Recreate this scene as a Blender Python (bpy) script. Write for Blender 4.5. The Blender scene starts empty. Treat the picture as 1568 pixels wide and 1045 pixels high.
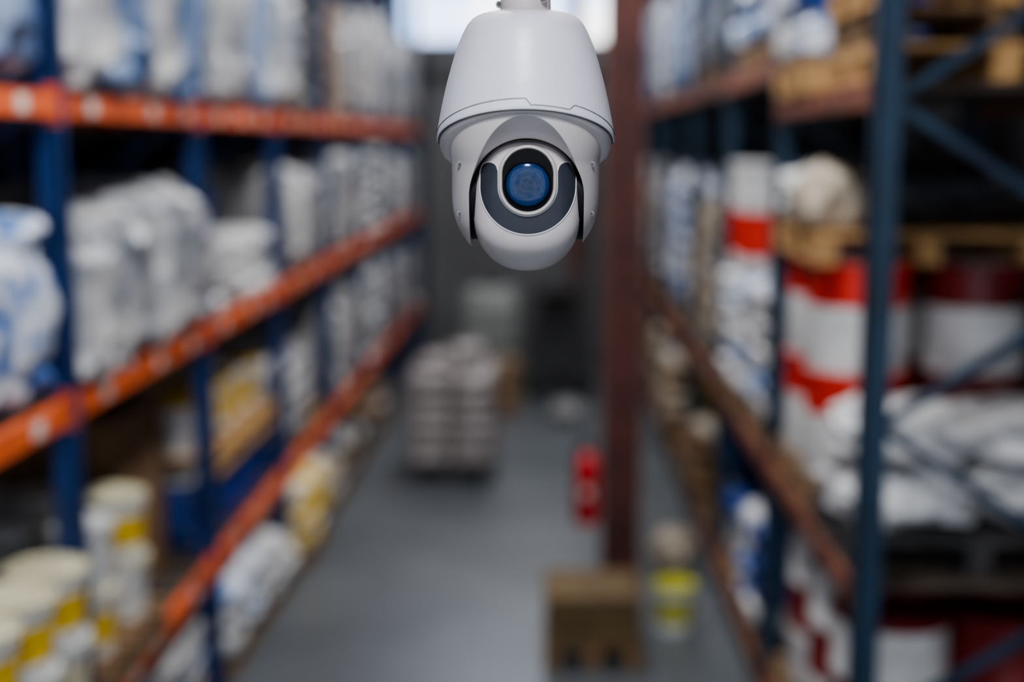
import bpy, math, random
from mathutils import Vector, Matrix, noise
random.seed(11)
S=0.00085
# ---------------------------------------------------------------- materials
def mat(name,c1,c2=None,scale=5.0,rough=0.6,metal=0.0,bump=0.0,bscale=None,detail=4,contrast=(0.35,0.65),coat=0.0,spec=None,stretch=None):
    m=bpy.data.materials.new(name); m.use_nodes=True
    nt=m.node_tree; b=nt.nodes['Principled BSDF']
    b.inputs['Roughness'].default_value=rough; b.inputs['Metallic'].default_value=metal
    if coat: b.inputs['Coat Weight'].default_value=coat
    if spec is not None: b.inputs['Specular IOR Level'].default_value=spec
    if c2 is None: c2=tuple(x*0.85 for x in c1)
    tc=nt.nodes.new('ShaderNodeTexCoord'); mp=nt.nodes.new('ShaderNodeMapping')
    nt.links.new(tc.outputs['Object'],mp.inputs['Vector'])
    if stretch: mp.inputs['Scale'].default_value=stretch
    n=nt.nodes.new('ShaderNodeTexNoise'); n.inputs['Scale'].default_value=scale; n.inputs['Detail'].default_value=detail
    nt.links.new(mp.outputs['Vector'],n.inputs['Vector'])
    r=nt.nodes.new('ShaderNodeValToRGB')
    r.color_ramp.elements[0].position=contrast[0]; r.color_ramp.elements[1].position=contrast[1]
    r.color_ramp.elements[0].color=(*c2,1); r.color_ramp.elements[1].color=(*c1,1)
    nt.links.new(n.outputs['Fac'],r.inputs['Fac']); nt.links.new(r.outputs['Color'],b.inputs['Base Color'])
    if bump>0:
        n2=nt.nodes.new('ShaderNodeTexNoise'); n2.inputs['Scale'].default_value=bscale or scale*3; n2.inputs['Detail'].default_value=3
        nt.links.new(mp.outputs['Vector'],n2.inputs['Vector'])
        bp=nt.nodes.new('ShaderNodeBump'); bp.inputs['Strength'].default_value=bump; bp.inputs['Distance'].default_value=0.02
        nt.links.new(n2.outputs['Fac'],bp.inputs['Height']); nt.links.new(bp.outputs['Normal'],b.inputs['Normal'])
    return m
M={}
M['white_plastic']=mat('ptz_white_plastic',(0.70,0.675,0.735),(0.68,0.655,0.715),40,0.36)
M['white_plastic_shade']=mat('ptz_shade_toned_plastic',(0.49,0.45,0.44),(0.47,0.43,0.42),40,0.36)  # white plastic darkened and warmed in colour for underside shade; mount shares it
M['ptz_grey']=mat('ptz_seam_gap_grey',(0.10,0.095,0.10),(0.08,0.08,0.08),40,0.6)  # dark grey for seams, screw sockets and the coloured-in rim gap shadow
M['ptz_dark']=mat('ptz_ir_window',(0.030,0.035,0.045),(0.026,0.030,0.04),60,0.4,spec=.3)
M['ptz_black']=mat('ptz_black',(0.004,0.004,0.005),(0.003,0.003,0.004),40,0.5,spec=.15)
M['ptz_light']=mat('ptz_edge_trim',(0.60,0.56,0.56),(0.56,0.53,0.53),40,0.4)
M['post_blue']=mat('rack_blue_paint',(0.007,0.042,0.17),(0.005,0.022,0.09),4,0.45)
M['post_steel']=mat('rack_dusty_blue_paint',(0.011,0.042,0.08),(0.007,0.02,0.042),4,0.4)
M['beam_orange']=mat('rack_orange_paint',(0.74,0.135,0.035),(0.34,0.06,0.02),5,0.5,contrast=(.32,.52))
M['beam_rust']=mat('rack_worn_orange_paint',(0.28,0.085,0.04),(0.09,0.04,0.028),5,0.6)
M['label']=mat('label_white',(0.7,0.66,0.6),(0.6,0.55,0.5),9,0.6)
M['deck']=mat('rack_deck_board',(0.08,0.06,0.045),(0.04,0.03,0.025),7,0.8)
M['wood']=mat('pallet_wood',(0.24,0.14,0.07),(0.15,0.09,0.045),6,0.8,bump=0.3,stretch=(1,6,6))
M['wood_pale']=mat('pallet_wood_pale',(0.56,0.33,0.13),(0.32,0.18,0.075),6,0.8,bump=0.3,stretch=(1,6,6))
M['card']=mat('cardboard',(0.24,0.14,0.065),(0.16,0.09,0.045),5,0.85)
M['sackw']=mat('sack_white',(0.74,0.73,0.71),(0.36,0.36,0.37),6,0.45,bump=0.6,bscale=14)
M['sackg']=mat('sack_grey',(0.42,0.40,0.39),(0.18,0.18,0.19),6,0.45,bump=0.6,bscale=14)
M['sackb']=mat('sack_blue_print',(0.62,0.64,0.68),(0.08,0.17,0.42),6,0.45,bump=0.6,bscale=14,contrast=(0.42,0.52))
M['sacky']=mat('sack_cream',(0.54,0.46,0.36),(0.34,0.27,0.19),7,0.5,bump=0.6,bscale=14)
M['sackk']=mat('sack_dark',(0.06,0.055,0.055),(0.03,0.03,0.03),7,0.5,bump=0.6,bscale=14)
M['sackyel']=mat('sack_yellow_print',(0.66,0.62,0.55),(0.72,0.46,0.015),5,0.45,bump=0.4,bscale=14,contrast=(0.50,0.56))
M['film']=mat('stretch_film_blue',(0.36,0.45,0.62),(0.06,0.11,0.24),5,0.25,bump=0.7,bscale=12,stretch=(1,1,.6))
M['filmw']=mat('stretch_film_clear',(0.66,0.645,0.625),(0.17,0.18,0.21),5,0.25,bump=0.8,bscale=12,stretch=(1,1,.7))
M['filmg']=mat('stretch_film_grey',(0.37,0.33,0.32),(0.22,0.20,0.195),8,0.35,bump=0.5,bscale=12)
M['filmk']=mat('stretch_film_black',(0.03,0.03,0.035),(0.015,0.015,0.017),8,0.3,bump=0.6,bscale=10)
M['pwhite']=mat('plastic_white',(0.72,0.71,0.69),(0.52,0.52,0.51),5,0.4)
M['pcream']=mat('plastic_cream',(0.64,0.60,0.43),(0.54,0.50,0.34),4,0.4)
M['pyellow']=mat('plastic_yellow',(0.80,0.52,0.015),(0.64,0.40,0.015),4,0.45)
M['plime']=mat('plastic_lime',(0.50,0.50,0.03),(0.40,0.38,0.02),4,0.45)
M['pblue']=mat('plastic_blue',(0.01,0.055,0.30),(0.006,0.03,0.17),4,0.4)
M['pred']=mat('plastic_red',(0.70,0.035,0.018),(0.45,0.022,0.012),5,0.4)
M['pdred']=mat('drum_dark_red',(0.20,0.012,0.012),(0.10,0.008,0.008),4,0.4)
M['ext_red']=mat('extinguisher_red',(0.60,0.008,0.018),(0.5,0.007,0.014),4,0.3,coat=0.2)
M['black']=mat('rubber_black',(0.015,0.015,0.016),(0.01,0.01,0.011),8,0.6)
M['dgrey']=mat('machine_dark_grey',(0.05,0.05,0.055),(0.03,0.03,0.033),8,0.5)
M['column']=mat('column_red_oxide_paint',(0.115,0.034,0.024),(0.065,0.02,0.015),3,0.6)
M['floor']=mat('floor_sealed_concrete',(0.118,0.127,0.137),(0.075,0.083,0.091),0.9,0.36,bump=0.05,bscale=6,detail=8,contrast=(0.3,0.7))
M['wall']=mat('wall_grey_panel',(0.075,0.077,0.083),(0.055,0.057,0.062),1.2,0.7)
M['shutter']=mat('shutter_grey',(0.17,0.17,0.172),(0.13,0.13,0.132),1.2,0.5)
M['ceiling']=mat('ceiling_dark',(0.10,0.10,0.11),(0.07,0.07,0.08),1.0,0.8)
M['frame']=mat('window_frame_paint',(0.25,0.27,0.3),None,3,0.5)
M['alu']=mat('added_lamp_housing',(0.5,0.5,0.5),None,3,0.4)
def lensmat():
    m=bpy.data.materials.new('ptz_lens_glass'); m.use_nodes=True; nt=m.node_tree; b=nt.nodes['Principled BSDF']
    tc=nt.nodes.new('ShaderNodeTexCoord'); sep=nt.nodes.new('ShaderNodeVectorMath'); sep.operation='MULTIPLY'
    sep.inputs[1].default_value=(1,0,1)
    nt.links.new(tc.outputs['Object'],sep.inputs[0])
    ln=nt.nodes.new('ShaderNodeVectorMath'); ln.operation='LENGTH'; nt.links.new(sep.outputs[0],ln.inputs[0])
    dv=nt.nodes.new('ShaderNodeMath'); dv.operation='DIVIDE'; dv.inputs[1].default_value=33*S; nt.links.new(ln.outputs['Value'],dv.inputs[0])
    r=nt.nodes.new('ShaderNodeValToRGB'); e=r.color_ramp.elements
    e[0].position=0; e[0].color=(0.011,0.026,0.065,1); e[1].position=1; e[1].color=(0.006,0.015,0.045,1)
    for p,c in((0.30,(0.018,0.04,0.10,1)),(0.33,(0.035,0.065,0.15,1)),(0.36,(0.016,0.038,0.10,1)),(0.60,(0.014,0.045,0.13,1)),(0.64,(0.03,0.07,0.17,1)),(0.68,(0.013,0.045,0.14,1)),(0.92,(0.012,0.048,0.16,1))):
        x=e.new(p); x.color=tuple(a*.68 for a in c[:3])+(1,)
    nt.links.new(dv.outputs[0],r.inputs['Fac']); nt.links.new(r.outputs['Color'],b.inputs['Base Color'])
    b.inputs['Roughness'].default_value=0.12; b.inputs['Specular IOR Level'].default_value=.4
    return m
M['lens']=lensmat()
# ---------------------------------------------------------------- mesh builder
class MB:
    def __init__(s): s.v=[];s.f=[];s.m=[];s.mats=[];s.sm=[]
    def mi(s,k):
        if k not in s.mats: s.mats.append(k)
        return s.mats.index(k)
    def add(s,vs,fs,k,smooth=False):
        o=len(s.v); s.v+=[tuple(p) for p in vs]; i=s.mi(k)
        for f in fs: s.f.append(tuple(o+a for a in f)); s.m.append(i); s.sm.append(smooth)
    def box(s,c,d,k,rz=0,b=0):
        x,y,z=[a/2 for a in d]; R=Matrix.Rotation(rz,3,'Z'); C=Vector(c)
        vs=[C+R@Vector((i*x,j*y,l*z)) for i in(-1,1) for j in(-1,1) for l in(-1,1)]
        s.add(vs,[(0,1,3,2),(4,6,7,5),(0,4,5,1),(2,3,7,6),(0,2,6,4),(1,5,7,3)],k)
    def bb(s,x0,x1,y0,y1,z0,z1,k): s.box(((x0+x1)/2,(y0+y1)/2,(z0+z1)/2),(x1-x0,y1-y0,z1-z0),k)
    def seg(s,p,q,w,h,k):
        p=Vector(p);q=Vector(q);d=(q-p); L=d.length; R=d.to_track_quat('X','Z').to_matrix(); C=(p+q)/2
        vs=[C+R@Vector((i*L/2,j*w/2,l*h/2)) for i in(-1,1) for j in(-1,1) for l in(-1,1)]
        s.add(vs,[(0,1,3,2),(4,6,7,5),(0,4,5,1),(2,3,7,6),(0,2,6,4),(1,5,7,3)],k)
    def rev(s,c,prof,k,n=24,axis='Z',smooth=True,kfn=None):
        C=Vector(c)
        def pt(r,z,a):
            x,y=r*math.cos(a),r*math.sin(a)
            return C+(Vector((x,y,z)) if axis=='Z' else Vector((x,z,y)) if axis=='Y' else Vector((z,x,y)))
        vs=[pt(p[0],p[1],2*math.pi*j/n) for p in prof for j in range(n)]
        for i in range(len(prof)-1):
            kk=prof[i][2] if len(prof[i])>2 else k
            fs=[(i*n+j,i*n+(j+1)%n,(i+1)*n+(j+1)%n,(i+1)*n+j) for j in range(n)]
            s.add([vs[t] for t in range(i*n,(i+2)*n)],[tuple(a-i*n for a in f) for f in fs],kk,smooth)
    def sell(s,c,d,k,e=3.0,n=18,m=8,rz=0,lump=0,seed=0,freq=2.3,ez=2.3,rip=0):
        C=Vector(c);R=Matrix.Rotation(rz,3,'Z'); vs=[]
        pw=lambda a,p: math.copysign(abs(a)**p,a)
        for i in range(m+1):
            th=-math.pi/2+math.pi*i/m
            for j in range(n):
                ph=2*math.pi*j/n
                q=2/ez if ez>2.3 else 2/e
                p=Vector((pw(math.cos(th),q)*pw(math.cos(ph),2/e),pw(math.cos(th),q)*pw(math.sin(ph),2/e),pw(math.sin(th),2/ez)))
                if lump:
                    p*=1+lump*noise.noise(p*freq+Vector((seed*3.1,seed,0)))
                if rip:
                    g=1+rip*abs(math.sin(math.pi*(p.z*d[2]/2)/.15+seed)); p.x*=g; p.y*=g
                vs.append(C+R@Vector((p.x*d[0]/2,p.y*d[1]/2,p.z*d[2]/2)))
        fs=[(i*n+j,i*n+(j+1)%n,(i+1)*n+(j+1)%n,(i+1)*n+j) for i in range(m) for j in range(n)]
        s.add(vs,fs,k,True)
    def tube(s,pts,r,k,n=6,closed=False):
        P=[Vector(p) for p in pts]; N=len(P); vs=[]
        for i in range(N):
            a=P[(i-1)%N] if (closed or i>0) else P[i]; b=P[(i+1)%N] if (closed or i<N-1) else P[i]
            t=(b-a).normalized(); up=Vector((0,1,0)) if abs(t.y)<0.9 else Vector((0,0,1))
            u=t.cross(up).normalized(); w=t.cross(u)
            for j in range(n):
                an=2*math.pi*j/n; vs.append(P[i]+u*r*math.cos(an)+w*r*math.sin(an))
        R=N if closed else N-1
        fs=[(i*n+j,i*n+(j+1)%n,((i+1)%N)*n+(j+1)%n,((i+1)%N)*n+j) for i in range(R) for j in range(n)]
        s.add(vs,fs,k,True)
    def build(s,name,parent=None,sharp=35,bev=0,loc=None):
        me=bpy.data.meshes.new(name)
        off=Vector((0,0,0))
        vs=s.v
        if loc is not None:
            off=Vector(loc); vs=[(a[0]-off.x,a[1]-off.y,a[2]-off.z) for a in s.v]
        me.from_pydata(vs,[],s.f)
        for k in s.mats: me.materials.append(M[k])
        me.polygons.foreach_set('material_index',s.m)
        me.polygons.foreach_set('use_smooth',s.sm)
        me.validate(); me.update()
        import bmesh
        bm=bmesh.new(); bm.from_mesh(me); bmesh.ops.remove_doubles(bm,verts=bm.verts,dist=1e-6); bmesh.ops.recalc_face_normals(bm,faces=bm.faces); bm.to_mesh(me); bm.free()
        try: me.set_sharp_from_angle(angle=math.radians(sharp))
        except Exception: pass
        ob=bpy.data.objects.new(name,me); bpy.context.scene.collection.objects.link(ob); ob.location=off
        if parent: ob.parent=parent
        if bev:
            md=ob.modifiers.new('bevel','BEVEL'); md.width=bev; md.segments=2; md.limit_method='ANGLE'
        return ob
# ---------------------------------------------------------------- room shell
YB=19.8; XL=-4.2; XR=3.6; YF=-4.0; ZC=6.5
def shell(name,boxes):
    b=MB()
    for (x0,x1,y0,y1,z0,z1,k) in boxes: b.bb(x0,x1,y0,y1,z0,z1,k)
    return b.build(name)
shell('floor',[(XL-.2,XR+.2,YF,YB+.2,-.2,0,'floor')])
b=MB(); b.bb(XL-.2,XR+.2,YF,YB+.2,ZC,ZC+.2,'ceiling')
for y in range(-2,20,3): b.bb(XL,XR,y-.08,y+.08,ZC-.25,ZC,'ceiling')
b.build('ceiling')
b=MB(); b.bb(XL-.2,XL,YF,YB,0,ZC,'wall')
for i in range(60): b.bb(XL,XL+.03,YF+.1+i*.39,YF+.25+i*.39,0,ZC,'wall')
b.build('wall_left')
b=MB(); b.bb(XR,XR+.2,YF,YB,0,ZC,'wall')
for i in range(60): b.bb(XR-.03,XR,YF+.1+i*.39,YF+.25+i*.39,0,ZC,'wall')
b.build('wall_right')
WX0,WX1,WZ0,WZ1=-2.32,0.97,4.66,6.1
shell('wall_back',[(XL,XR,YB,YB+.2,0,WZ0,'wall'),(XL,XR,YB,YB+.2,WZ1,ZC,'wall'),(XL,WX0,YB,YB+.2,WZ0,WZ1,'wall'),(WX1,XR,YB,YB+.2,WZ0,WZ1,'wall')])
b=MB()
b.bb(WX0-.06,WX1+.06,YB-.03,YB+.05,WZ0-.06,WZ0,'frame'); b.bb(WX0-.06,WX1+.06,YB-.03,YB+.05,WZ1,WZ1+.06,'frame')
b.bb(WX0-.06,WX0,YB-.03,YB+.05,WZ0,WZ1,'frame'); b.bb(WX1,WX1+.06,YB-.03,YB+.05,WZ0,WZ1,'frame'); b.bb(-.7,-.66,YB,YB+.04,WZ0,WZ1,'frame')
b.build('window_1')
b=MB(); D=YB-.01
for i in range(30): b.bb(-1.7,1.0,D-.07,D-.02,i*.14+.01,i*.14+.13,'shutter')
b.bb(-1.7,1.0,D-.04,D,0,4.25,'shutter'); b.bb(-1.82,-1.7,D-.12,D,0,4.4,'shutter'); b.bb(1.0,1.12,D-.12,D,0,4.4,'shutter'); b.bb(-1.82,1.12,D-.3,D,4.22,4.5,'shutter')
b.build('door_1')
# ---------------------------------------------------------------- racks
def rack(name,xf,xb,ys,levels,H,post,beam,labels=False,bh=.12):
    b=MB(); sg=1 if xb>xf else -1
    for y in ys:
        for x,o in((xf,sg),(xb,-sg)):
            xx=x+o*.05
            b.bb(min(x,xx+o*.05),max(x,xx+o*.05),y-.04,y-.03,0,H,post)
            b.bb(min(x,xx+o*.05),max(x,xx+o*.05),y+.03,y+.04,0,H,post)
            b.bb(min(x,x+o*.012),max(x,x+o*.012),y-.04,y+.04,0,H,post)
            b.bb(xx-.08,xx+.08,y-.07,y+.07,0,.012,post)
        z=.25; up=False
        while z<H-.9:
            z2=z+.62
            a,c=(xf+sg*.07,xb-sg*.07)
            if up: b.seg((a,y,z),(c,y,z2),.03,.04,post)
            else: b.seg((a,y,z2),(c,y,z),.03,.04,post)
            up=not up; z=z2
        b.seg((xf+sg*.07,y,.2),(xb-sg*.07,y,.2),.03,.045,post)
    for i in range(len(ys)-1):
        y0,y1=ys[i]+.04,ys[i+1]-.04
        for lv in levels:
            z=lv(i) if callable(lv) else lv
            if z is None: continue
            bm=beam
            for x,o in((xf,sg),(xb,-sg)):
                xa,xc=sorted((x,x+o*.05))
                b.bb(xa,xc,y0,y1,z-bh,z,bm)
                for yy in(y0,y1-.006): b.bb(xa-.004,xc+.004,yy,yy+.006,z-bh-.03,z+.03,bm)
            if labels:
                for t in(.22,.5,.8):
                    yy=y0+(y1-y0)*t+random.uniform(-.15,.15); x=xf-sg*.002
                    b.bb(min(x,x+sg*.003),max(x,x+sg*.003),yy-.05,yy+.05,z-.08,z-.015,'label')
            nb=7
            for j in range(nb):
                yy=y0+.1+(y1-y0-.2)*j/(nb-1)
                b.bb(min(xf+sg*.05,xb-sg*.05),max(xf+sg*.05,xb-sg*.05),yy-.11,yy+.11,z-.03,z-.005,'deck')
    return b.build(name)
LY=[3.1,5.12,7.22,9.27,11.3,13.3,15.3,17.3,19.3]
RY=[4.96,7.06,9.16,11.26,13.36,15.46,17.5,19.4]
LV=[.82,2.18,3.385]
rack('pallet_rack',-1.9,-3.0,LY,LV,5.6,'post_blue','beam_orange',True,.095)
rack('pallet_rack',1.2,2.3,RY,[.24,1.47,lambda i:3.42 if i==0 else 3.62],5.6,'post_steel','beam_rust',False,.10)
# ---------------------------------------------------------------- goods
def pallet(b,x0,x1,y0,y1,z,k='wood'):
    n=7
    for j in range(n):
        yy=y0+.05+(y1-y0-.1)*j/(n-1); b.bb(x0,x1,yy-.045,yy+.045,z+.122,z+.144,k)
    for xx in(x0+.05,(x0+x1)/2,x1-.05):
        b.bb(xx-.05,xx+.05,y0,y1,z+.10,z+.122,k)
        for yy in(y0+.07,(y0+y1)/2,y1-.07): b.bb(xx-.05,xx+.05,yy-.07,yy+.07,z+.022,z+.10,k)
        b.bb(xx-.05,xx+.05,y0,y1,z,z+.022,k)
def sacks(b,x0,x1,y0,y1,z,h,kinds,lh=.13,nx=2,ny=2):
    L=max(1,round(h/lh)); lh=h/L
    for l in range(L):
        dx=(x1-x0)/nx; dy=(y1-y0)/ny
        for i in range(nx):
            for j in range(ny):
                if l==L-1 and random.random()<.2: continue
                c=(x0+dx*(i+.5)+random.uniform(-.02,.02),y0+dy*(j+.5)+random.uniform(-.02,.02),z+lh*(l+.5))
                b.sell(c,(dx*1.06,dy*1.06,lh*1.22),random.choice(kinds),e=3.6,rz=random.uniform(-.06,.06),lump=.14,seed=random.random()*50)
def wraps(b,x0,x1,y0,y1,z,h,kinds,ny=2,nx=1):
    dx=(x1-x0)/nx; dy=(y1-y0)/ny
    for i in range(nx):
        for j in range(ny):
            hh=h*random.uniform(.82,1.0)
            b.sell((x0+dx*(i+.5),y0+dy*(j+.5),z+hh/2),(dx*.98,dy*.94,hh*1.0),random.choice(kinds),e=4.5,n=36,m=34,lump=.16,seed=random.random()*50,freq=3.2,ez=5,rip=.06)
def load(name,x0,x1,y0,y1,z,h,kinds,lh=.13,pal=True,nx=2,ny=2,wood='wood',wrap=False):
    b=MB(); zz=z
    if pal: pallet(b,x0+.02,x1-.02,y0+.02,y1-.02,z,wood); zz=z+.144; h=h-.144
    if wrap: wraps(b,x0,x1,y0,y1,zz,h,kinds,ny)
    else: sacks(b,x0,x1,y0,y1,zz,h,kinds,lh,nx,ny)
    return b.build(name,loc=((x0+x1)/2,(y0+y1)/2,z))
def bucket(b,x,y,z,r,h,body='pwhite',band=None,lid=None):
    band=band or body; lid=lid or body
    b.rev((x,y,z),[(0,0,body),(r*.86,0,body),(r*.89,h*.2,band),(r*.95,h*.68,body),(r*.985,h*.86,body),(r*1.05,h*.865,body),(r*1.05,h*.91,lid),(r*1.0,h*.915,lid),(r*1.04,h*.93,lid),(r*1.06,h*.99,lid),(r*1.0,h,lid),(r*.95,h*.975,lid),(0,h*.97,lid)],body,n=22)
    pts=[(x+r*1.07*math.cos(a),y-r*.35*math.sin(a)-r*.8,z+h*.86-r*.9*math.sin(a)) for a in [math.pi*t/10 for t in range(11)]]
    b.tube(pts,.004,'dgrey',n=5)
def drum(b,x,y,z,r,h,body,band=None,lid=None):
    band=band or body; lid=lid or body
    pr=[(0,0,body),(r*.97,0,body),(r,.015,body),(r,h*.3,body),(r*1.03,h*.33,body),(r,h*.36,band),(r,h*.63,band),(r*1.03,h*.66,body),(r,h*.69,body),(r,h*.95,lid),(r*1.03,h*.97,lid),(r*1.02,h,lid),(r*.95,h*.99,lid),(r*.94,h*.97,lid),(0,h*.97,lid)]
    b.rev((x,y,z),pr,body,n=26)
    b.rev((x+r*.5,y,z+h*.97),[(.03,0),(.03,.02),(0,.02)],'dgrey',n=10)
def one(name,fn,loc=None):
    b=MB(); fn(b); return b.build(name,loc=loc)
def cartons(b,x0,x1,y0,y1,z,nx,ny,nz,s,k='card'):
    for i in range(nx):
        for j in range(ny):
            for l in range(nz):
                cx=x0+(x1-x0)*(i+.5)/nx; cy=y0+(y1-y0)*(j+.5)/ny; dx=(x1-x0)/nx-.012; dy=(y1-y0)/ny-.012
                b.box((cx,cy,z+s*(l+.5)),(dx,dy,s-.006),k,rz=random.uniform(-.02,.02))
                b.box((cx,cy,z+s*(l+1)-.002),(dx*.98,.05,.003),'sacky'); b.box((cx,cy-dy/2-.001,z+s*(l+.8)),(.05,.004,s*.35),'sacky')
W=['sackw','sackw','sackg']; WB=['sackw','sackb','sackg']; G=['sackg','sackw','sackg']
# --- left rack
X0,X1=-2.93,-1.93
def two(i): y=LY[i]; return ((y+.07,y+.98),(y+1.03,y+1.94))
hs=[(.95,.95),(.98,1.0),(1.15,1.1),(1.25,.6),(.7,1.2),(1.3,1.45),(1.25,1.4),(1.1,1.3)]
kinds=[['film'],['filmw','filmw','film'],['filmw','film'],['filmw','sackg'],['filmw','sackg'],['filmw','sacky'],['sackg','filmw'],['sackg']]
for i in range(8):
    for t,(a,c) in enumerate(two(i)):
        if (i,t)==(3,1):
            load('dark_sack_load',X0,X1,a,c,LV[2],1.0,['sackk'],lh=.2,pal=False); continue
        if (i,t)==(4,0):
            one('cardboard_carton_stack',lambda b:cartons(b,X0,X1,a,c,LV[2],2,2,3,.34),((X0+X1)/2,(a+c)/2,LV[2])); continue
        load('wrapped_bundle_load',X0,-1.82 if i in(1,2) else X1,a,c,LV[2],hs[i][t],kinds[i],pal=False,wrap=True,ny=2)
hs=[(.85,.82),(.84,.84),(.5,.42),(.95,.9),(.95,.98),(.85,.95),(.98,.9),(.9,.8)]
kinds=[['film','sackb','film'],['filmw','filmw','filmw'],W,G,['sackg','filmw'],W,['sackw','sackg'],G]
for i in range(8):
    for t,(a,c) in enumerate(two(i)):
        load('sack_pallet_load',X0,-1.84 if i==1 else X1,a,c,LV[1],hs[i][t],kinds[i],lh=.13,pal=False,wrap=(i in(0,1,3,4,6)),ny=2)
one('plastic_bucket',lambda b:bucket(b,-2.08,7.6,LV[1]+.52,.12,.2,'pblue'),(-2.08,7.6,LV[1]+.52))
def bpal(name,x0,x1,y0,y1,z,r,h,rows,body,band,lid,wood='wood',drop=0):
    def f(b):
        pallet(b,x0,x1,y0,y1,z,wood)
        for l in range(rows):
            nx=int((x1-x0)/(2.15*r)); ny=int((y1-y0)/(2.15*r))
            for i in range(nx):
                for j in range(ny):
                    if l==rows-1 and random.random()<drop: continue
                    bucket(b,x0+(x1-x0)*(i+.5)/nx,y0+(y1-y0)*(j+.5)/ny,z+.144+l*h,r,h,body,random.choice(band),random.choice(lid))
    return one(name,f,((x0+x1)/2,(y0+y1)/2,z))
bpal('paint_bucket_pallet',-2.85,-1.80,4.05,5.06,.82,.155,.29,2,'pwhite',['pwhite','pcream','pcream','pyellow'],['pwhite','pcream'])
bpal('paint_bucket_pallet',-2.88,-1.88,5.22,6.15,.82,.145,.30,2,'pwhite',['pwhite','pcream','pyellow','pwhite'],['pwhite','pcream'],drop=.15)
one('cardboard_carton_stack',lambda b:cartons(b,-2.93,-2.15,6.3,7.1,.82,2,2,3,.33),(-2.5,6.7,.82))
def f(b):
    for x in(-2.7,-2.2):
        for y in(7.6,8.15,8.7): drum(b,x,y,.82,.23,.40,'pblue','pblue','pwhite' if y<7.7 and x>-2.5 else 'pblue')
one('blue_drum_group',f,(-2.45,8.15,.82))
bpal('paint_bucket_pallet',-2.9,-1.95,7.35,9.1,1.222,.15,.32,1,'pwhite',['pyellow','pyellow','pyellow','pwhite'],['pyellow','pwhite'],wood='wood_pale')
a,c=two(3)[0]; load('sack_pallet_load',X0,X1,a,c,.82,.75,W,lh=.14)
a,c=two(3)[1]; bpal('paint_bucket_pallet',-2.9,-1.95,a,c,.82,.15,.3,2,'pwhite',['pwhite','sacky'],['pwhite','sackg'])
for i in range(4,8):
    for t,(a,c) in enumerate(two(i)):
        load('sack_pallet_load',X0,X1,a,c,.82,[1.0,1.05,.95,1.1,.9,1.0,.95,.9][(i-4)*2+t],W if i<6 else G,lh=.14,pal=False,wrap=(i%2==0))
load('sack_pallet_load',X0,X1,5.3,7.1,0,.55,WB,lh=.13)
a,c=two(2)[0]; load('sack_pallet_load',X0,X1+.08,a,c,0,.6,['sackw','sackb'],lh=.15)
a,c=two(2)[1]; load('sack_pallet_load',X0,X1+.1,a,c,0,.55,['sackw','sackw','sackg'],lh=.15)
a,c=two(3)[0]; load('sack_pallet_load',X0,X1+.16,a,c,0,.66,['sackyel','sackyel','sackw'],lh=.15)
a,c=two(3)[1]; load('sack_pallet_load',X0,X1+.12,a,c,0,.62,['sacky','sackg'],lh=.15)
for i in range(4,6):
    for t,(a,c) in enumerate(two(i)):
        load('sack_pallet_load',X0,X1+.12,a,c,0,.55,['sackk','sackg','card'],lh=.15)
one('cardboard_carton_stack',lambda b:cartons(b,-2.9,-2.0,17.4,19.1,0,2,4,2,.33),(-2.4,18.2,0))
# --- right rack
A0,A1=1.25,2.2
def f(b):
    pallet(b,1.24,2.24,5.1,6.95,.24)
    for x,y,bo,ba,li in((1.52,6.6,'pwhite','pdred','pwhite'),(1.99,5.42,'pdred','pdred','pdred'),(1.50,6.0,'pwhite','pdred','pwhite'),(2.0,6.02,'pdred','pdred','pdred'),(1.48,5.42,'pwhite','pdred','pdred'),(2.0,6.65,'pdred','pwhite','pdred')):
        drum(b,x,y,.384,.245,.84,bo,ba,li)
one('steel_drum_group',f,(1.7,6.0,.24))
def f(b):
    pallet(b,1.22,2.24,5.95,6.95,1.47)
    for l in range(2):
        for x in(1.47,2.02):
            for y in(6.2,6.7):
                z=1.614+l*.515; r=.235; h=.515
                rr='pred' if x<1.8 else 'pdred'
                b.rev((x,y,z),[(0,0,'pwhite'),(r*.97,0,'pwhite'),(r,.02,'pwhite'),(r,h*.60,rr),(r,h*.93,rr),(r*1.05,h*.94,rr),(r*1.05,h*.995,rr),(r,h,'pwhite'),(0,h*.99,'pwhite')],'pwhite',n=28)
one('red_white_pail_pallet',f,(1.73,6.4,1.47))
def f(b):
    pallet(b,1.22,2.24,5.08,5.86,1.47,'sackk')
    for c,d in(((1.50,5.47,1.74),(.58,.62,.26)),((2.0,5.47,1.74),(.52,.62,.26)),((1.52,5.5,1.97),(.60,.6,.26)),((2.02,5.45,1.98),(.55,.6,.26))):
        b.sell(c,d,'sackw',e=3,n=28,m=12,lump=.35,seed=c[0]*7+c[2])
one('white_sack_pile',f,(1.75,5.5,1.47))
def f(b):
    pallet(b,1.2,2.24,5.92,6.96,2.646,'wood_pale')
    b.sell((1.80,6.4,2.95),(.86,.92,.32),'filmk',e=4,n=30,m=14,lump=.25,seed=3)
    b.sell((1.34,6.2,2.93),(.38,.5,.32),'sacky',e=2.4,n=26,m=12,lump=.3,seed=9)
    b.sell((1.34,6.65,2.93),(.36,.42,.28),'sackw',e=2.4,n=26,m=12,lump=.3,seed=4)
one('black_wrapped_pallet_load',f,(1.7,6.4,2.646))
def f(b):
    pallet(b,1.24,2.24,5.1,6.0,3.425,'wood_pale'); pallet(b,1.26,2.2,5.13,6.01,3.569,'wood'); pallet(b,1.24,2.22,5.1,6.0,3.713,'wood_pale')
one('wooden_pallet_stack',f,(1.7,5.55,3.425))
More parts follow.
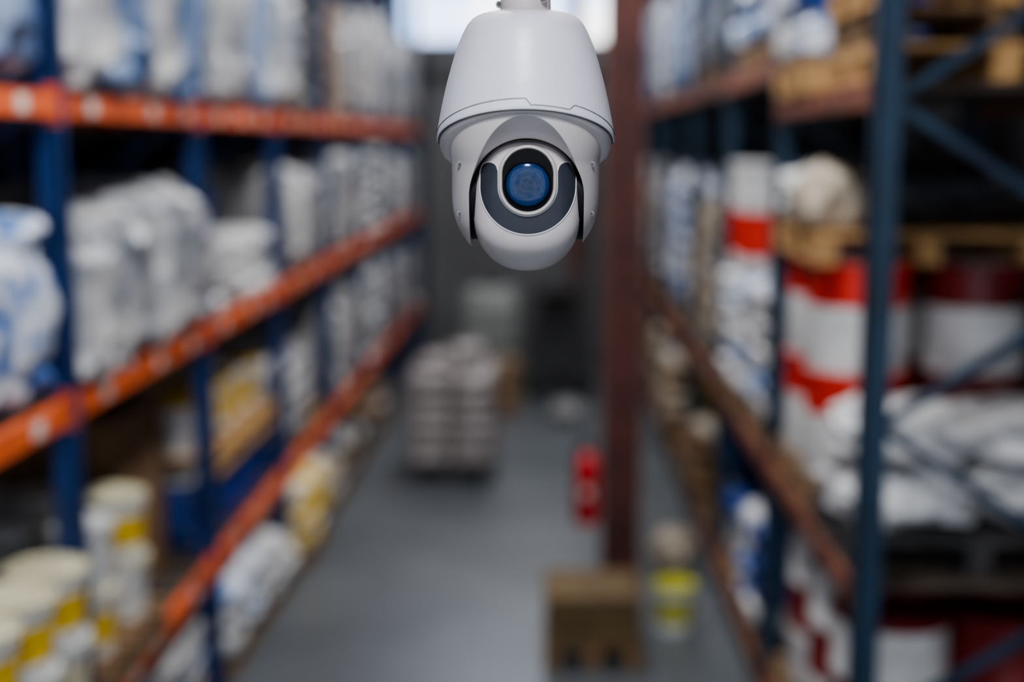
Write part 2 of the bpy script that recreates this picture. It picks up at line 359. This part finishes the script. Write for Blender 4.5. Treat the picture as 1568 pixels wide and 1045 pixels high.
load('sack_pallet_load',1.16,2.2,6.1,6.98,3.42,.8,['sackb','pblue','sackw'],lh=.2,wood='wood_pale')
for i in range(1,7):
    y=RY[i]
    for t,(a,c) in enumerate(((y+.08,y+.98),(y+1.03,y+1.82))):
        load('wrapped_bundle_load',A0-.04,A1,a,c,3.62,[.9,1.1,1.0,1.2,1.1,1.3][i-1],[['sackw','sackb','film'],['film','filmw'],['film','sackb'],['filmw','sackb'],['filmw','film'],['film','filmw']][i-1],lh=.17,pal=(i<3),wrap=(i!=1),wood='wood')
load('sack_pallet_load',1.2,2.18,7.15,8.1,1.47,.9,['sackb','sackw','sackg'],lh=.15)
def f(b):
    pallet(b,1.2,2.2,8.2,9.05,1.47); sacks(b,1.2,2.18,8.2,9.02,1.614,.72,['sackb','sackw'],.15)
    for x in(1.42,1.87):
        for y in(8.42,8.82):
            z=2.36; r=.20; h=.70
            b.rev((x,y,z),[(0,0,'pwhite'),(r,0,'pwhite'),(r,h*.15,'pred'),(r,h*.56,'pwhite'),(r,h*.93,'pwhite'),(r*1.05,h*.94,'pwhite'),(r*1.05,h*.995,'pwhite'),(r,h,'pwhite'),(0,h*.99,'pwhite')],'pwhite',n=24)
one('red_white_pail_pallet',f,(1.7,8.6,1.47))
for i in range(2,7):
    y=RY[i]
    for t,(a,c) in enumerate(((y+.08,y+.98),(y+1.03,y+1.82))):
        load('sack_pallet_load',A0-.02,A1,a,c,1.47,[1.3,1.5,1.35,1.6,1.2,1.5,1.4,1.6,1.3,1.5][(i-2)*2+t],[['sacky','sackg'],['sackg','sackb'],G,['sacky','sackg'],G][i-2],lh=.16,wrap=(t==1))
def f(b):
    pallet(b,1.22,2.2,7.15,9.0,.24)
    sacks(b,1.2,2.18,7.2,8.0,.384,.6,['sackb','sackw','pblue'],.15)
    for y in(8.3,8.72):
        for x in(1.42,1.85): bucket(b,x,y,.384,.19,.42,'pblue','pwhite','pblue')
one('mixed_goods_pallet',f,(1.7,8.0,.24))
bpal('paint_bucket_pallet',1.22,2.2,9.25,10.15,.24,.16,.33,2,'pblue',['pwhite','pblue'],['pblue','pwhite'])
load('sack_pallet_load',1.18,2.2,10.25,11.15,.24,.7,['sacky','card'],lh=.15)
bpal('paint_bucket_pallet',1.20,2.2,11.35,12.25,.24,.17,.38,2,'pyellow',['plime','pyellow'],['pyellow','pyellow'])
load('sack_pallet_load',1.15,2.2,12.35,13.2,.24,.9,['sacky','sackg','card'],lh=.15)
for i in range(4,7):
    y=RY[i]
    for t,(a,c) in enumerate(((y+.08,y+.98),(y+1.03,y+1.82))):
        load('sack_pallet_load',1.2,A1,a,c,.24,.9,['sacky','sackg','card'],lh=.15)
# --- aisle things
one('paint_bucket',lambda b:bucket(b,.84,8.3,0,.13,.32,'pwhite','plime','plime'),(.84,8.3,0))
one('sack',lambda b:b.sell((.95,9.6,.14),(.32,.45,.28),'sacky',e=2.6,n=24,m=12,lump=.3,seed=5),(.95,9.6,0))
def col(x,y,w,k='column'):
    def f(b):
        b.bb(x-w/2,x+w/2,y-w/2,y-w/2+.018,0,ZC-.26,k); b.bb(x-w/2,x+w/2,y+w/2-.018,y+w/2,0,ZC-.26,k); b.bb(x-.008,x+.008,y-w/2,y+w/2,0,ZC-.26,k)
        b.bb(x-w*.58,x+w*.58,y-w*.75,y+w*.75,0,.025,k)
        for i in(-1,1):
            for j in(-1,1): b.rev((x+i*w*.42,y+j*w*.64,.025),[(.016,0),(.016,.025),(0,.025)],'dgrey',n=6,smooth=False)
    return one('steel_column',f,(x,y,0))
col(.53,9.25,.27); col(.36,17.9,.2)
def f(b):
    x,y,z=.283,9.2,.45; r=.092
    b.rev((x,y,z),[(0,0),(r*.9,0),(r,.02),(r,.42),(r*.93,.46),(r*.7,.495),(r*.35,.52),(.022,.53),(.022,.56),(0,.56)],'ext_red',n=24)
    b.box((x,y-r+.004,z+.25),(.06,.012,.07),'label')
    b.box((x,y,z+.58),(.05,.05,.05),'black'); b.seg((x,y,z+.61),(x-.07,y-.07,z+.66),.02,.012,'black'); b.seg((x,y,z+.595),(x-.07,y-.07,z+.595),.02,.012,'black')
    b.tube([(x-.02,y-.02,z+.58),(x-.06,y-.07,z+.57),(x-.085,y-.08,z+.44),(x-.08,y-.08,z+.22),(x-.07,y-.08,z+.10)],.012,'black',n=8)
    b.rev((x-.07,y-.08,z+.02),[(.018,0),(.024,.03),(.012,.10)],'black',n=10)
    b.bb(x-.02,x+r+.005,y+r-.01,y+r+.01,z+.32,z+.36,'black'); b.bb(x-.02,x+r+.005,y+r-.01,y+r+.01,z+.08,z+.12,'black')
one('fire_extinguisher',f,(.283,9.2,.45))
M['crate']=mat('crate_brown_board',(0.13,0.085,0.035),(0.085,0.055,0.022),4,0.8)
def f(b):
    x0,x1,y0,y1=-.02,.58,7.6,8.15
    pallet(b,x0,x1,y0,y1,0)
    b.bb(x0+.02,x1-.02,y0+.02,y1-.02,.144,.43,'crate')
    for i in range(3): b.bb(x0+.01,x1-.01,y0+.005,y0+.02,.155+i*.092,.235+i*.092,'crate')
    for x in(x0+.01,x1-.06): b.bb(x,x+.05,y0-.012,y0+.008,.146,.43,'crate')
    b.bb(x0,x1,y0,y1,.43,.45,'crate')
    for y in(7.7,8.0): b.bb(x0-.005,x1+.005,y,y+.03,.45,.454,'card')
one('wooden_crate',f,(.28,7.87,0))
def f(b):
    x0,x1,y0,y1=-1.32,-.50,12.0,12.85
    pallet(b,x0,x1,y0,y1,0,'sackk')
    for l in range(6):
        for i in range(2):
            for j in range(2):
                b.sell((x0+.205+.41*i,y0+.21+.42*j,.144+.075+.15*l),(.435,.445,.185),'filmg',e=4.5,n=18,m=6,lump=.08,seed=l*4+i*2+j)
    b.sell((-.93,12.4,1.10),(.62,.5,.18),'filmg',e=2.8,n=24,m=10,lump=.3,seed=31)
    b.sell((-.78,12.3,1.22),(.36,.3,.14),'filmg',e=2.6,n=20,m=8,lump=.3,seed=33)
one('wrapped_pallet_load',f,(-.9,12.4,0))
M['filmibc']=mat('ibc_plastic',(0.34,0.35,0.33),(0.26,0.27,0.26),3,0.45)
M['cage']=mat('ibc_cage_steel',(0.24,0.24,0.24),None,3,0.5)
def f(b):
    x0,x1,y0,y1=-1.15,-.38,17.0,17.9
    pallet(b,x0,x1,y0,y1,0,'dgrey')
    b.sell(((x0+x1)/2,(y0+y1)/2,.7),(.74,.85,1.1),'filmibc',e=9,n=32,m=14)
    for z in(.25,.5,.75,1.0,1.22):
        for y in(y0+.01,y1-.01): b.bb(x0,x1,y-.01,y+.01,z-.01,z+.01,'cage')
        for x in(x0+.01,x1-.01): b.bb(x-.01,x+.01,y0,y1,z-.01,z+.01,'cage')
    for t in range(6):
        x=x0+.01+(x1-x0-.02)*t/5; b.bb(x-.009,x+.009,y0-.004,y0+.012,.144,1.24,'cage'); b.bb(x-.009,x+.009,y1-.012,y1+.004,.144,1.24,'cage')
    b.rev(((x0+x1)/2,(y0+y1)/2,1.22),[(.11,0),(.11,.06),(0,.06)],'dgrey',n=16)
one('ibc_container',f,(-.8,17.4,0))
def f(b):
    x,y=.12,16.3
    b.bb(x-.38,x+.38,y,y+.9,.2,.75,'dgrey'); b.bb(x-.36,x+.36,y+.55,y+1.05,.25,1.0,'black')
    b.bb(x-.22,x+.22,y+.3,y+.6,.75,.85,'black'); b.bb(x-.22,x+.22,y+.52,y+.6,.85,1.25,'black')
    for i in(-1,1):
        b.bb(x+i*.26-.03,x+i*.26+.03,y-.16,y-.08,.06,1.4,'dgrey')
        b.seg((x+i*.34,y+.1,.75),(x+i*.32,y+.25,1.45),.04,.04,'dgrey'); b.seg((x+i*.34,y+.95,1.0),(x+i*.32,y+.8,1.45),.04,.04,'dgrey')
        b.bb(x+i*.16-.05,x+i*.16+.05,y-.9,y-.12,.06,.10,'dgrey'); b.bb(x+i*.16-.05,x+i*.16+.05,y-.16,y-.12,.06,.5,'dgrey')
        for yy,r in((y+.12,.22),(y+.8,.2)):
            b.rev((x+i*.36-.07,yy,r),[(0,0),(r*.95,0),(r,.03),(r,.11),(r*.95,.14),(0,.14)],'black',n=20,axis='X')
    b.bb(x-.34,x+.34,y+.22,y+.82,1.44,1.49,'dgrey')
    for z in(.3,.9,1.35): b.bb(x-.26,x+.26,y-.14,y-.1,z,z+.06,'dgrey')
one('forklift',f,(.12,16.3,0))
one('sack',lambda b:b.sell((.22,14.8,.12),(.36,.4,.24),'sackg',e=2.6,n=24,m=12,lump=.3,seed=8),(.22,14.8,0))
one('cardboard_carton_stack',lambda b:cartons(b,-.66,-.34,15.2,15.6,0,1,1,2,.3),(-.5,15.4,0))
# ---------------------------------------------------------------- PTZ camera
root=bpy.data.objects.new('ptz_security_camera',None); bpy.context.scene.collection.objects.link(root)
root.location=(-0.0306,1.72,3.2); root.empty_display_size=.05
def L(x,y,v): return (x*S,y*S,(215-v)*S)
def interp(t,tab):
    for i in range(len(tab)-1):
        if tab[i][0]<=t<=tab[i+1][0]:
            u=(t-tab[i][0])/max(1e-9,tab[i+1][0]-tab[i][0]); return tab[i][1]+(tab[i+1][1]-tab[i][1])*u
    return tab[-1][1]
RT=[(24,56),(26,66),(29,74),(34,81),(42,88),(55,95),(75,103.5),(100,111.5),(130,120),(160,127),(185,132),(200,134.8),(216,136)]
def Rv(v):
    return sum(interp(min(216,max(24,v+o)),RT) for o in(-2,-1,0,1,2))/5 if v>27 else interp(v,RT)
def vrim(th):
    c=math.cos(th); c=max(c,0); return 216-48*c**0.95
b=MB(); n=144; vs=[];fs=[]
rows=40
for i in range(rows+1):
    t=i/rows
    for j in range(n):
        th=2*math.pi*j/n; v=24+(vrim(th)-24)*(t**1.15); r=Rv(v)
        vs.append(L(r*math.sin(th),-r*math.cos(th),v))
lip=[(0,-0.6,1.8),(0,-3,2.6),(0,-5,1.5),(0,-6,-6)]
for (_,dr,dv) in lip:
    for j in range(n):
        th=2*math.pi*j/n; v=vrim(th); r=Rv(v)+dr; vs.append(L(r*math.sin(th),-r*math.cos(th),v+dv))
R=rows+len(lip)
fs=[(i*n+j,i*n+(j+1)%n,(i+1)*n+(j+1)%n,(i+1)*n+j) for i in range(R) for j in range(n)]
fs.append(tuple(range(n)))
b.add(vs,fs,'white_plastic',True)
b.build('housing_cover',root,sharp=40)
b=MB(); vs=[]
sk=[(-5,-8),(-4,2),(-4.5,6),(-7,16),(-12,26),(-22,34),(-34,37),(-60,30)]
for dr,dv in sk:
    for j in range(n):
        th=2*math.pi*j/n; c=max(math.cos(th),0); sc=1-.72*c**.6
        v=vrim(th)+(dv*sc if dv>0 else dv); r=Rv(vrim(th))+dr*(1-.35*c if dr<-5 else 1); vs.append(L(r*math.sin(th),-r*math.cos(th),v))
fs=[(i*n+j,i*n+(j+1)%n,(i+1)*n+(j+1)%n,(i+1)*n+j) for i in range(len(sk)-1) for j in range(n)]
b.add(vs,fs,'white_plastic_shade',True); b.build('housing_skirt',root,sharp=60)
b=MB()
pts=[]
for j in range(n):
    th=2*math.pi*j/n; v=vrim(th)+2.4; r=Rv(vrim(th))-3.6; pts.append(L(r*math.sin(th),-r*math.cos(th),v))
b.tube(pts,1.9*S,'ptz_grey',n=6,closed=True)  # dark ring that draws the gap shadow under the rim
pts=[]
for i in range(161):
    th=math.radians(-88+176*i/160); x=math.sin(th)*130
    off=-13
    if 3<=x<10: off=-13+9*(x-3)/7
    elif 10<=x<=66: off=-4
    elif 66<x<74: off=-4-9*(x-66)/8
    off*= (0.55+.45*math.cos(th))
    v=vrim(th)+off; r=Rv(v)+.1; pts.append(L(r*math.sin(th),-r*math.cos(th),v))
b.tube(pts,.75*S,'ptz_grey',n=5)
b.build('seam_gap_lines',root)
prof=[(120,90),(170,112),(188,117),(205,118.5),(222,118),(238,115.5),(248,113.5),(262,113),(285,113),(305,112.5),(320,111),(332,108.5),(344,104.5),(355,99),(365,92.5),(373,86.5),(379,80)]
def revmesh(name,prof,n,k):
    b=MB(); vs=[L(r*math.sin(2*math.pi*j/n),-r*math.cos(2*math.pi*j/n),v) for v,r in prof for j in range(n)]
    fs=[(i*n+j,i*n+(j+1)%n,(i+1)*n+(j+1)%n,(i+1)*n+j) for i in range(len(prof)-1) for j in range(n)]
    fs.append(tuple(range(n))); fs.append(tuple((len(prof)-1)*n+j for j in range(n)))
    b.add(vs,fs,k,True); return b
def smooth_prof(p,m=4):
    out=[]
    for i in range(len(p)-1):
        p0=p[max(i-1,0)];p1=p[i];p2=p[i+1];p3=p[min(i+2,len(p)-1)]
        for q in range(m):
            t=q/m
            out.append(tuple(.5*((2*p1[a])+(-p0[a]+p2[a])*t+(2*p0[a]-5*p1[a]+4*p2[a]-p3[a])*t*t+(-p0[a]+3*p1[a]-3*p2[a]+p3[a])*t**3) for a in(0,1)))
    out.append(p[-1]); return out
yoke=revmesh('yoke',smooth_prof(prof,3),128,'white_plastic_shade').build('yoke_body',root,sharp=40)
CX=3
def outline(hw,ht,cv=297,bot=430):
    o=[(CX-hw,bot)]
    for i in range(49):
        a=math.pi-math.pi*i/48; o.append((CX+hw*math.cos(a),cv-ht*math.sin(a)))
    o.append((CX+hw,bot)); return o
secs=[(-150,100,150),(-112,86.5,116),(-104,86,108),(-94,85.7,99),(-88,85.5,93),(-84,85.5,88),(-80,85.5,85.5),(150,85.5,85.5)]
b=MB(); vs=[]
for y,hw,ht in secs: vs+=[L(x,y,v) for x,v in outline(hw,ht)]
N=51
fs=[(i*N+j,i*N+(j+1)%N,(i+1)*N+(j+1)%N,(i+1)*N+j) for i in range(len(secs)-1) for j in range(N)]
fs+=[tuple(range(N)),tuple((len(secs)-1)*N+j for j in range(N))]
b.add(vs,fs,'white_plastic_shade',True); cut=b.build('cutter')
md=yoke.modifiers.new('b','BOOLEAN'); md.operation='DIFFERENCE'; md.object=cut; md.solver='EXACT'
cut.parent=root
bpy.context.view_layer.update()
dg=bpy.context.evaluated_depsgraph_get()
me=bpy.data.meshes.new_from_object(yoke.evaluated_get(dg)); yoke.modifiers.clear(); yoke.data=me
try: me.set_sharp_from_angle(angle=math.radians(38))
except Exception: pass
bpy.data.objects.remove(cut,do_unlink=True)
md=yoke.modifiers.new('bevel','BEVEL'); md.width=1.6*S; md.segments=2; md.limit_method='ANGLE'; md.angle_limit=math.radians(45); md.harden_normals=False
b=MB(); b.rev(L(CX,0,300),[(0,-85.6*S),(66*S,-85.6*S),(66*S,85.6*S),(0,85.6*S)],'ptz_black',n=48,axis='X'); b.build('head_gap_filler',root)  # black filler added to keep the gaps beside the head dark
HC=313.5; HA=83.0; HB=101.0; EX=2.3; DEP=88
def ss(t): t=max(0,min(1,t)); return t*t*(3-2*t)
def rho(x,z): return (abs(x/HA)**EX+abs(z/HB)**EX)**(1/EX)
def Yh(x,v):
    z=HC-v; p=min(rho(x-CX,z),1.0); e=4.2+(2.1-4.2)*ss((-z-25)/65)
    return -DEP*max(0,(1-p**e))**(1/e)
b=MB(); vs=[]; n=120; m=44
for i in range(m+1):
    p=1-(1-i/m)**2.4
    for j in range(n):
        a=2*math.pi*j/n; Rr=1/((abs(math.cos(a))/HA)**EX+(abs(math.sin(a))/HB)**EX)**(1/EX)
        x=p*Rr*math.cos(a); z=p*Rr*math.sin(a); vs.append(L(x+CX,Yh(x+CX,HC-z),HC-z))
for i in range(m-1,-1,-1):
    p=1-(1-i/m)**2.4
    for j in range(n):
        a=2*math.pi*j/n; Rr=1/((abs(math.cos(a))/HA)**EX+(abs(math.sin(a))/HB)**EX)**(1/EX)
        x=p*Rr*math.cos(a); z=p*Rr*math.sin(a); vs.append(L(x+CX,76*max(0,(1-p**2.2))**(1/2.2),HC-z))
fs=[(i*n+j,i*n+(j+1)%n,(i+1)*n+(j+1)%n,(i+1)*n+j) for i in range(2*m) for j in range(n)]
b.add(vs,fs,'white_plastic_shade',True); b.build('camera_head',root,sharp=60)
K=.965
FX=lambda px:(px-840)*K+36
FV=lambda v:(v-215)*K+215
LX,LVV=FX(808),FV(284)
def surf(x,v,off): return L(x,Yh(x,v)-off,v)
b=MB(); nr=10; r0,r1=45*K,74*K; rc=(r0+r1)/2; rw=(r1-r0)/2; leg=23*K
rad=[r0+(r1-r0)*k/nr for k in range(nr+1)]
def topz(r): return leg+math.sqrt(max(0,rw*rw-(r-rc)**2))*.95
grid=[]
for q in range(11):
    t=q/10; grid.append([(LX-r, LVV-topz(r)*(1-t)) for r in rad])
for q in range(1,49):
    a=math.pi*q/48; grid.append([(LX-r*math.cos(a), LVV+r*math.sin(a)) for r in rad])
for q in range(1,11):
    t=q/10; grid.append([(LX+r, LVV-topz(r)*t) for r in rad])
vs=[surf(x,v,.9) for row in grid for x,v in row]; w=nr+1
fs=[(i*w+k,i*w+k+1,(i+1)*w+k+1,(i+1)*w+k) for i in range(len(grid)-1) for k in range(nr)]
b.add(vs,fs,'ptz_dark',True)
out=[g[nr] for g in grid]+[grid[-1][k] for k in range(nr-1,0,-1)]+[g[0] for g in reversed(grid)]+[grid[0][k] for k in range(1,nr)]
b.tube([surf(x,v,.6) for x,v in out],1.25*S,'ptz_light',n=6,closed=True)
b.build('ir_window',root,sharp=70)
def stad(r,top=18*K):
    o=[]
    for i in range(40): a=math.pi*i/40; o.append((LX+r*math.cos(a),LVV-top-r*math.sin(a)))
    for i in range(40): a=math.pi+math.pi*i/40; o.append((LX+r*math.cos(a),LVV-r*math.sin(a)))
    return o
b=MB(); rings=[(46,-1),(45,1.2),(44.2,5),(42.8,7),(41,7.4),(39.5,6),(38.7,3),(38.3,.5)]
vs=[]
for r,off in rings:
    for x,v in stad(r*K):
        vs.append(L(x,min(Yh(x,v),-78)-off if off>2 else Yh(x,v)-off,v))
N=80
fs=[(i*N+j,i*N+(j+1)%N,(i+1)*N+(j+1)%N,(i+1)*N+j) for i in range(len(rings)-1) for j in range(N)]
b.add(vs,fs,'white_plastic_shade',True); b.build('lens_hood',root,sharp=60)
b=MB(); vs=[L(x,-DEP-1.0,v) for x,v in stad(38.8*K)]; b.add(vs,[tuple(range(N))],'ptz_black'); 
b.rev(L(LX,-DEP-1,FV(281)),[(36*K*S,0),(36*K*S,-5*S),(34.5*K*S,-6*S),(33.5*K*S,-4*S),(33*K*S,0)],'ptz_black',n=64,axis='Y')
b.build('lens_recess',root)
b=MB()
pr=[(33.8*K*S*math.sin(math.pi/2*i/14),-(3+7*math.cos(math.pi/2*i/14))*S) for i in range(15)]
b.rev((0,0,0),pr,'lens',n=64,axis='Y'); ob=b.build('lens_glass',root); ob.location=L(LX,-DEP,FV(281))
b=MB(); pts=[]
for i in range(81):
    a=math.radians(200-220*i/80); p=.955
    Rr=1/((abs(math.cos(a))/HA)**EX+(abs(math.sin(a))/HB)**EX)**(1/EX)
    x=p*Rr*math.cos(a)+CX; v=HC-p*Rr*math.sin(a); pts.append(surf(x,v,.0))
b.tube(pts,.8*S,'ptz_grey',n=5)
b.build('face_trim',root)
b=MB()
def yokeY(x,v): 
    r=interp(v,[(p[0],p[1]) for p in prof]); return -math.sqrt(max(0,r*r-x*x))
for px,v in((705,250),(704,324),(907,250),(907,324),(722,187),(893,188)):
    x=px-804; x*= .975; y=yokeY(x,v)
    b.rev(L(x,y+1,v),[(4.2*S,0),(4.2*S,-2.6*S),(3.6*S,-3.2*S)],'ptz_light',n=16,axis='Y')
    b.rev(L(x,y-2,v),[(3.4*S,0),(3.2*S,-.8*S),(1.2*S,-1.0*S),(.01*S,.2*S)],'ptz_grey',n=16,axis='Y')
b.build('screws',root)
b=MB(); zt=(ZC-3.2)
z=lambda v:(215-v)*S
b.rev((0,0,0),[(52*S,z(25)),(50*S,z(22.5)),(40*S,z(21)),(38*S,z(19)),(37*S,z(-30)),(34*S,z(-34)),(30*S,z(-36)),(30*S,zt-.02),(75*S,zt-.02),(75*S,zt-.002),(0,zt-.002)],'white_plastic_shade',n=48)
for px,v in((764,12),(831,7)):
    x=(px-804)*.985; y=-math.sqrt(max(0,(38.5)**2-x*x))
    b.rev(L(x,y-1 if abs(x)<36 else -6,v),[(5.5*S,6*S),(5.5*S,-2*S),(4.5*S,-3.5*S)],'ptz_light',n=16,axis='Y')
    b.rev(L(x,y-1 if abs(x)<36 else -6,v),[(4.4*S,-3.3*S),(2*S,-3.6*S),(.01*S,-2*S)],'ptz_grey',n=16,axis='Y')
b.build('mount_pole',root,sharp=40)
# ---------------------------------------------------------------- lights
def area(name,loc,sx,sy,p,col,rot=(0,0,0)):
    l=bpy.data.lights.new(name,'AREA'); l.shape='RECTANGLE'; l.size=sx; l.size_y=sy; l.energy=p; l.color=col
    o=bpy.data.objects.new(name,l); o.location=loc; o.rotation_euler=rot; bpy.context.scene.collection.objects.link(o); return o
for i,y in enumerate((-1.5,4.0,8.5,13.0,17.0)):  # unseen overhead lamps, added to key-light the dome camera and the aisle
    b=MB(); b.bb(-.45,.15,y-.7,y+.7,6.12,6.2,'alu'); b.bb(-.2,-.18,y-.5,y-.48,6.2,6.5,'alu'); b.bb(-.2,-.18,y+.48,y+.5,6.2,6.5,'alu')
    b.build('added_lamp_box',loc=(-.15,y,6.16))
    area('added_lamp_light',(-.15,y,6.1),.55,1.3,[270,190,170,150,110][i],(.97,.98,1.0))
w=bpy.data.worlds.new('overcast_sky'); bpy.context.scene.world=w; w.use_nodes=True; nt=w.node_tree
bg=nt.nodes['Background']; tc=nt.nodes.new('ShaderNodeTexCoord'); nn=nt.nodes.new('ShaderNodeTexNoise'); nn.inputs['Scale'].default_value=12
rp=nt.nodes.new('ShaderNodeValToRGB'); rp.color_ramp.elements[0].color=(.25,.5,1,1); rp.color_ramp.elements[1].color=(1,1,1,1); rp.color_ramp.elements[0].position=.38; rp.color_ramp.elements[1].position=.52
nt.links.new(tc.outputs['Generated'],nn.inputs['Vector']); nt.links.new(nn.outputs['Fac'],rp.inputs['Fac']); nt.links.new(rp.outputs['Color'],bg.inputs['Color'])
# sky strength raised towards +Y, added to brighten the back window
sx=nt.nodes.new('ShaderNodeSeparateXYZ'); nt.links.new(tc.outputs['Generated'],sx.inputs[0])
mr=nt.nodes.new('ShaderNodeMapRange'); mr.inputs['From Min'].default_value=-.2; mr.inputs['From Max'].default_value=1; mr.inputs['To Min'].default_value=1.65; mr.inputs['To Max'].default_value=3.6
nt.links.new(sx.outputs['Y'],mr.inputs['Value']); nt.links.new(mr.outputs['Result'],bg.inputs['Strength'])
# ---------------------------------------------------------------- camera
cd=bpy.data.cameras.new('camera'); cam=bpy.data.objects.new('camera',cd); bpy.context.scene.collection.objects.link(cam)
cam.location=(0,0,3.2); cam.rotation_euler=(math.radians(90-8.73),0,math.radians(1.6))
cd.sensor_width=36; cd.lens=45.9; cd.clip_start=.05
cd.dof.use_dof=True; cd.dof.focus_distance=1.675; cd.dof.aperture_fstop=1.1
bpy.context.scene.camera=cam
try: bpy.context.scene.view_settings.look='AgX - Medium High Contrast'
except Exception as ex: print('look',ex)
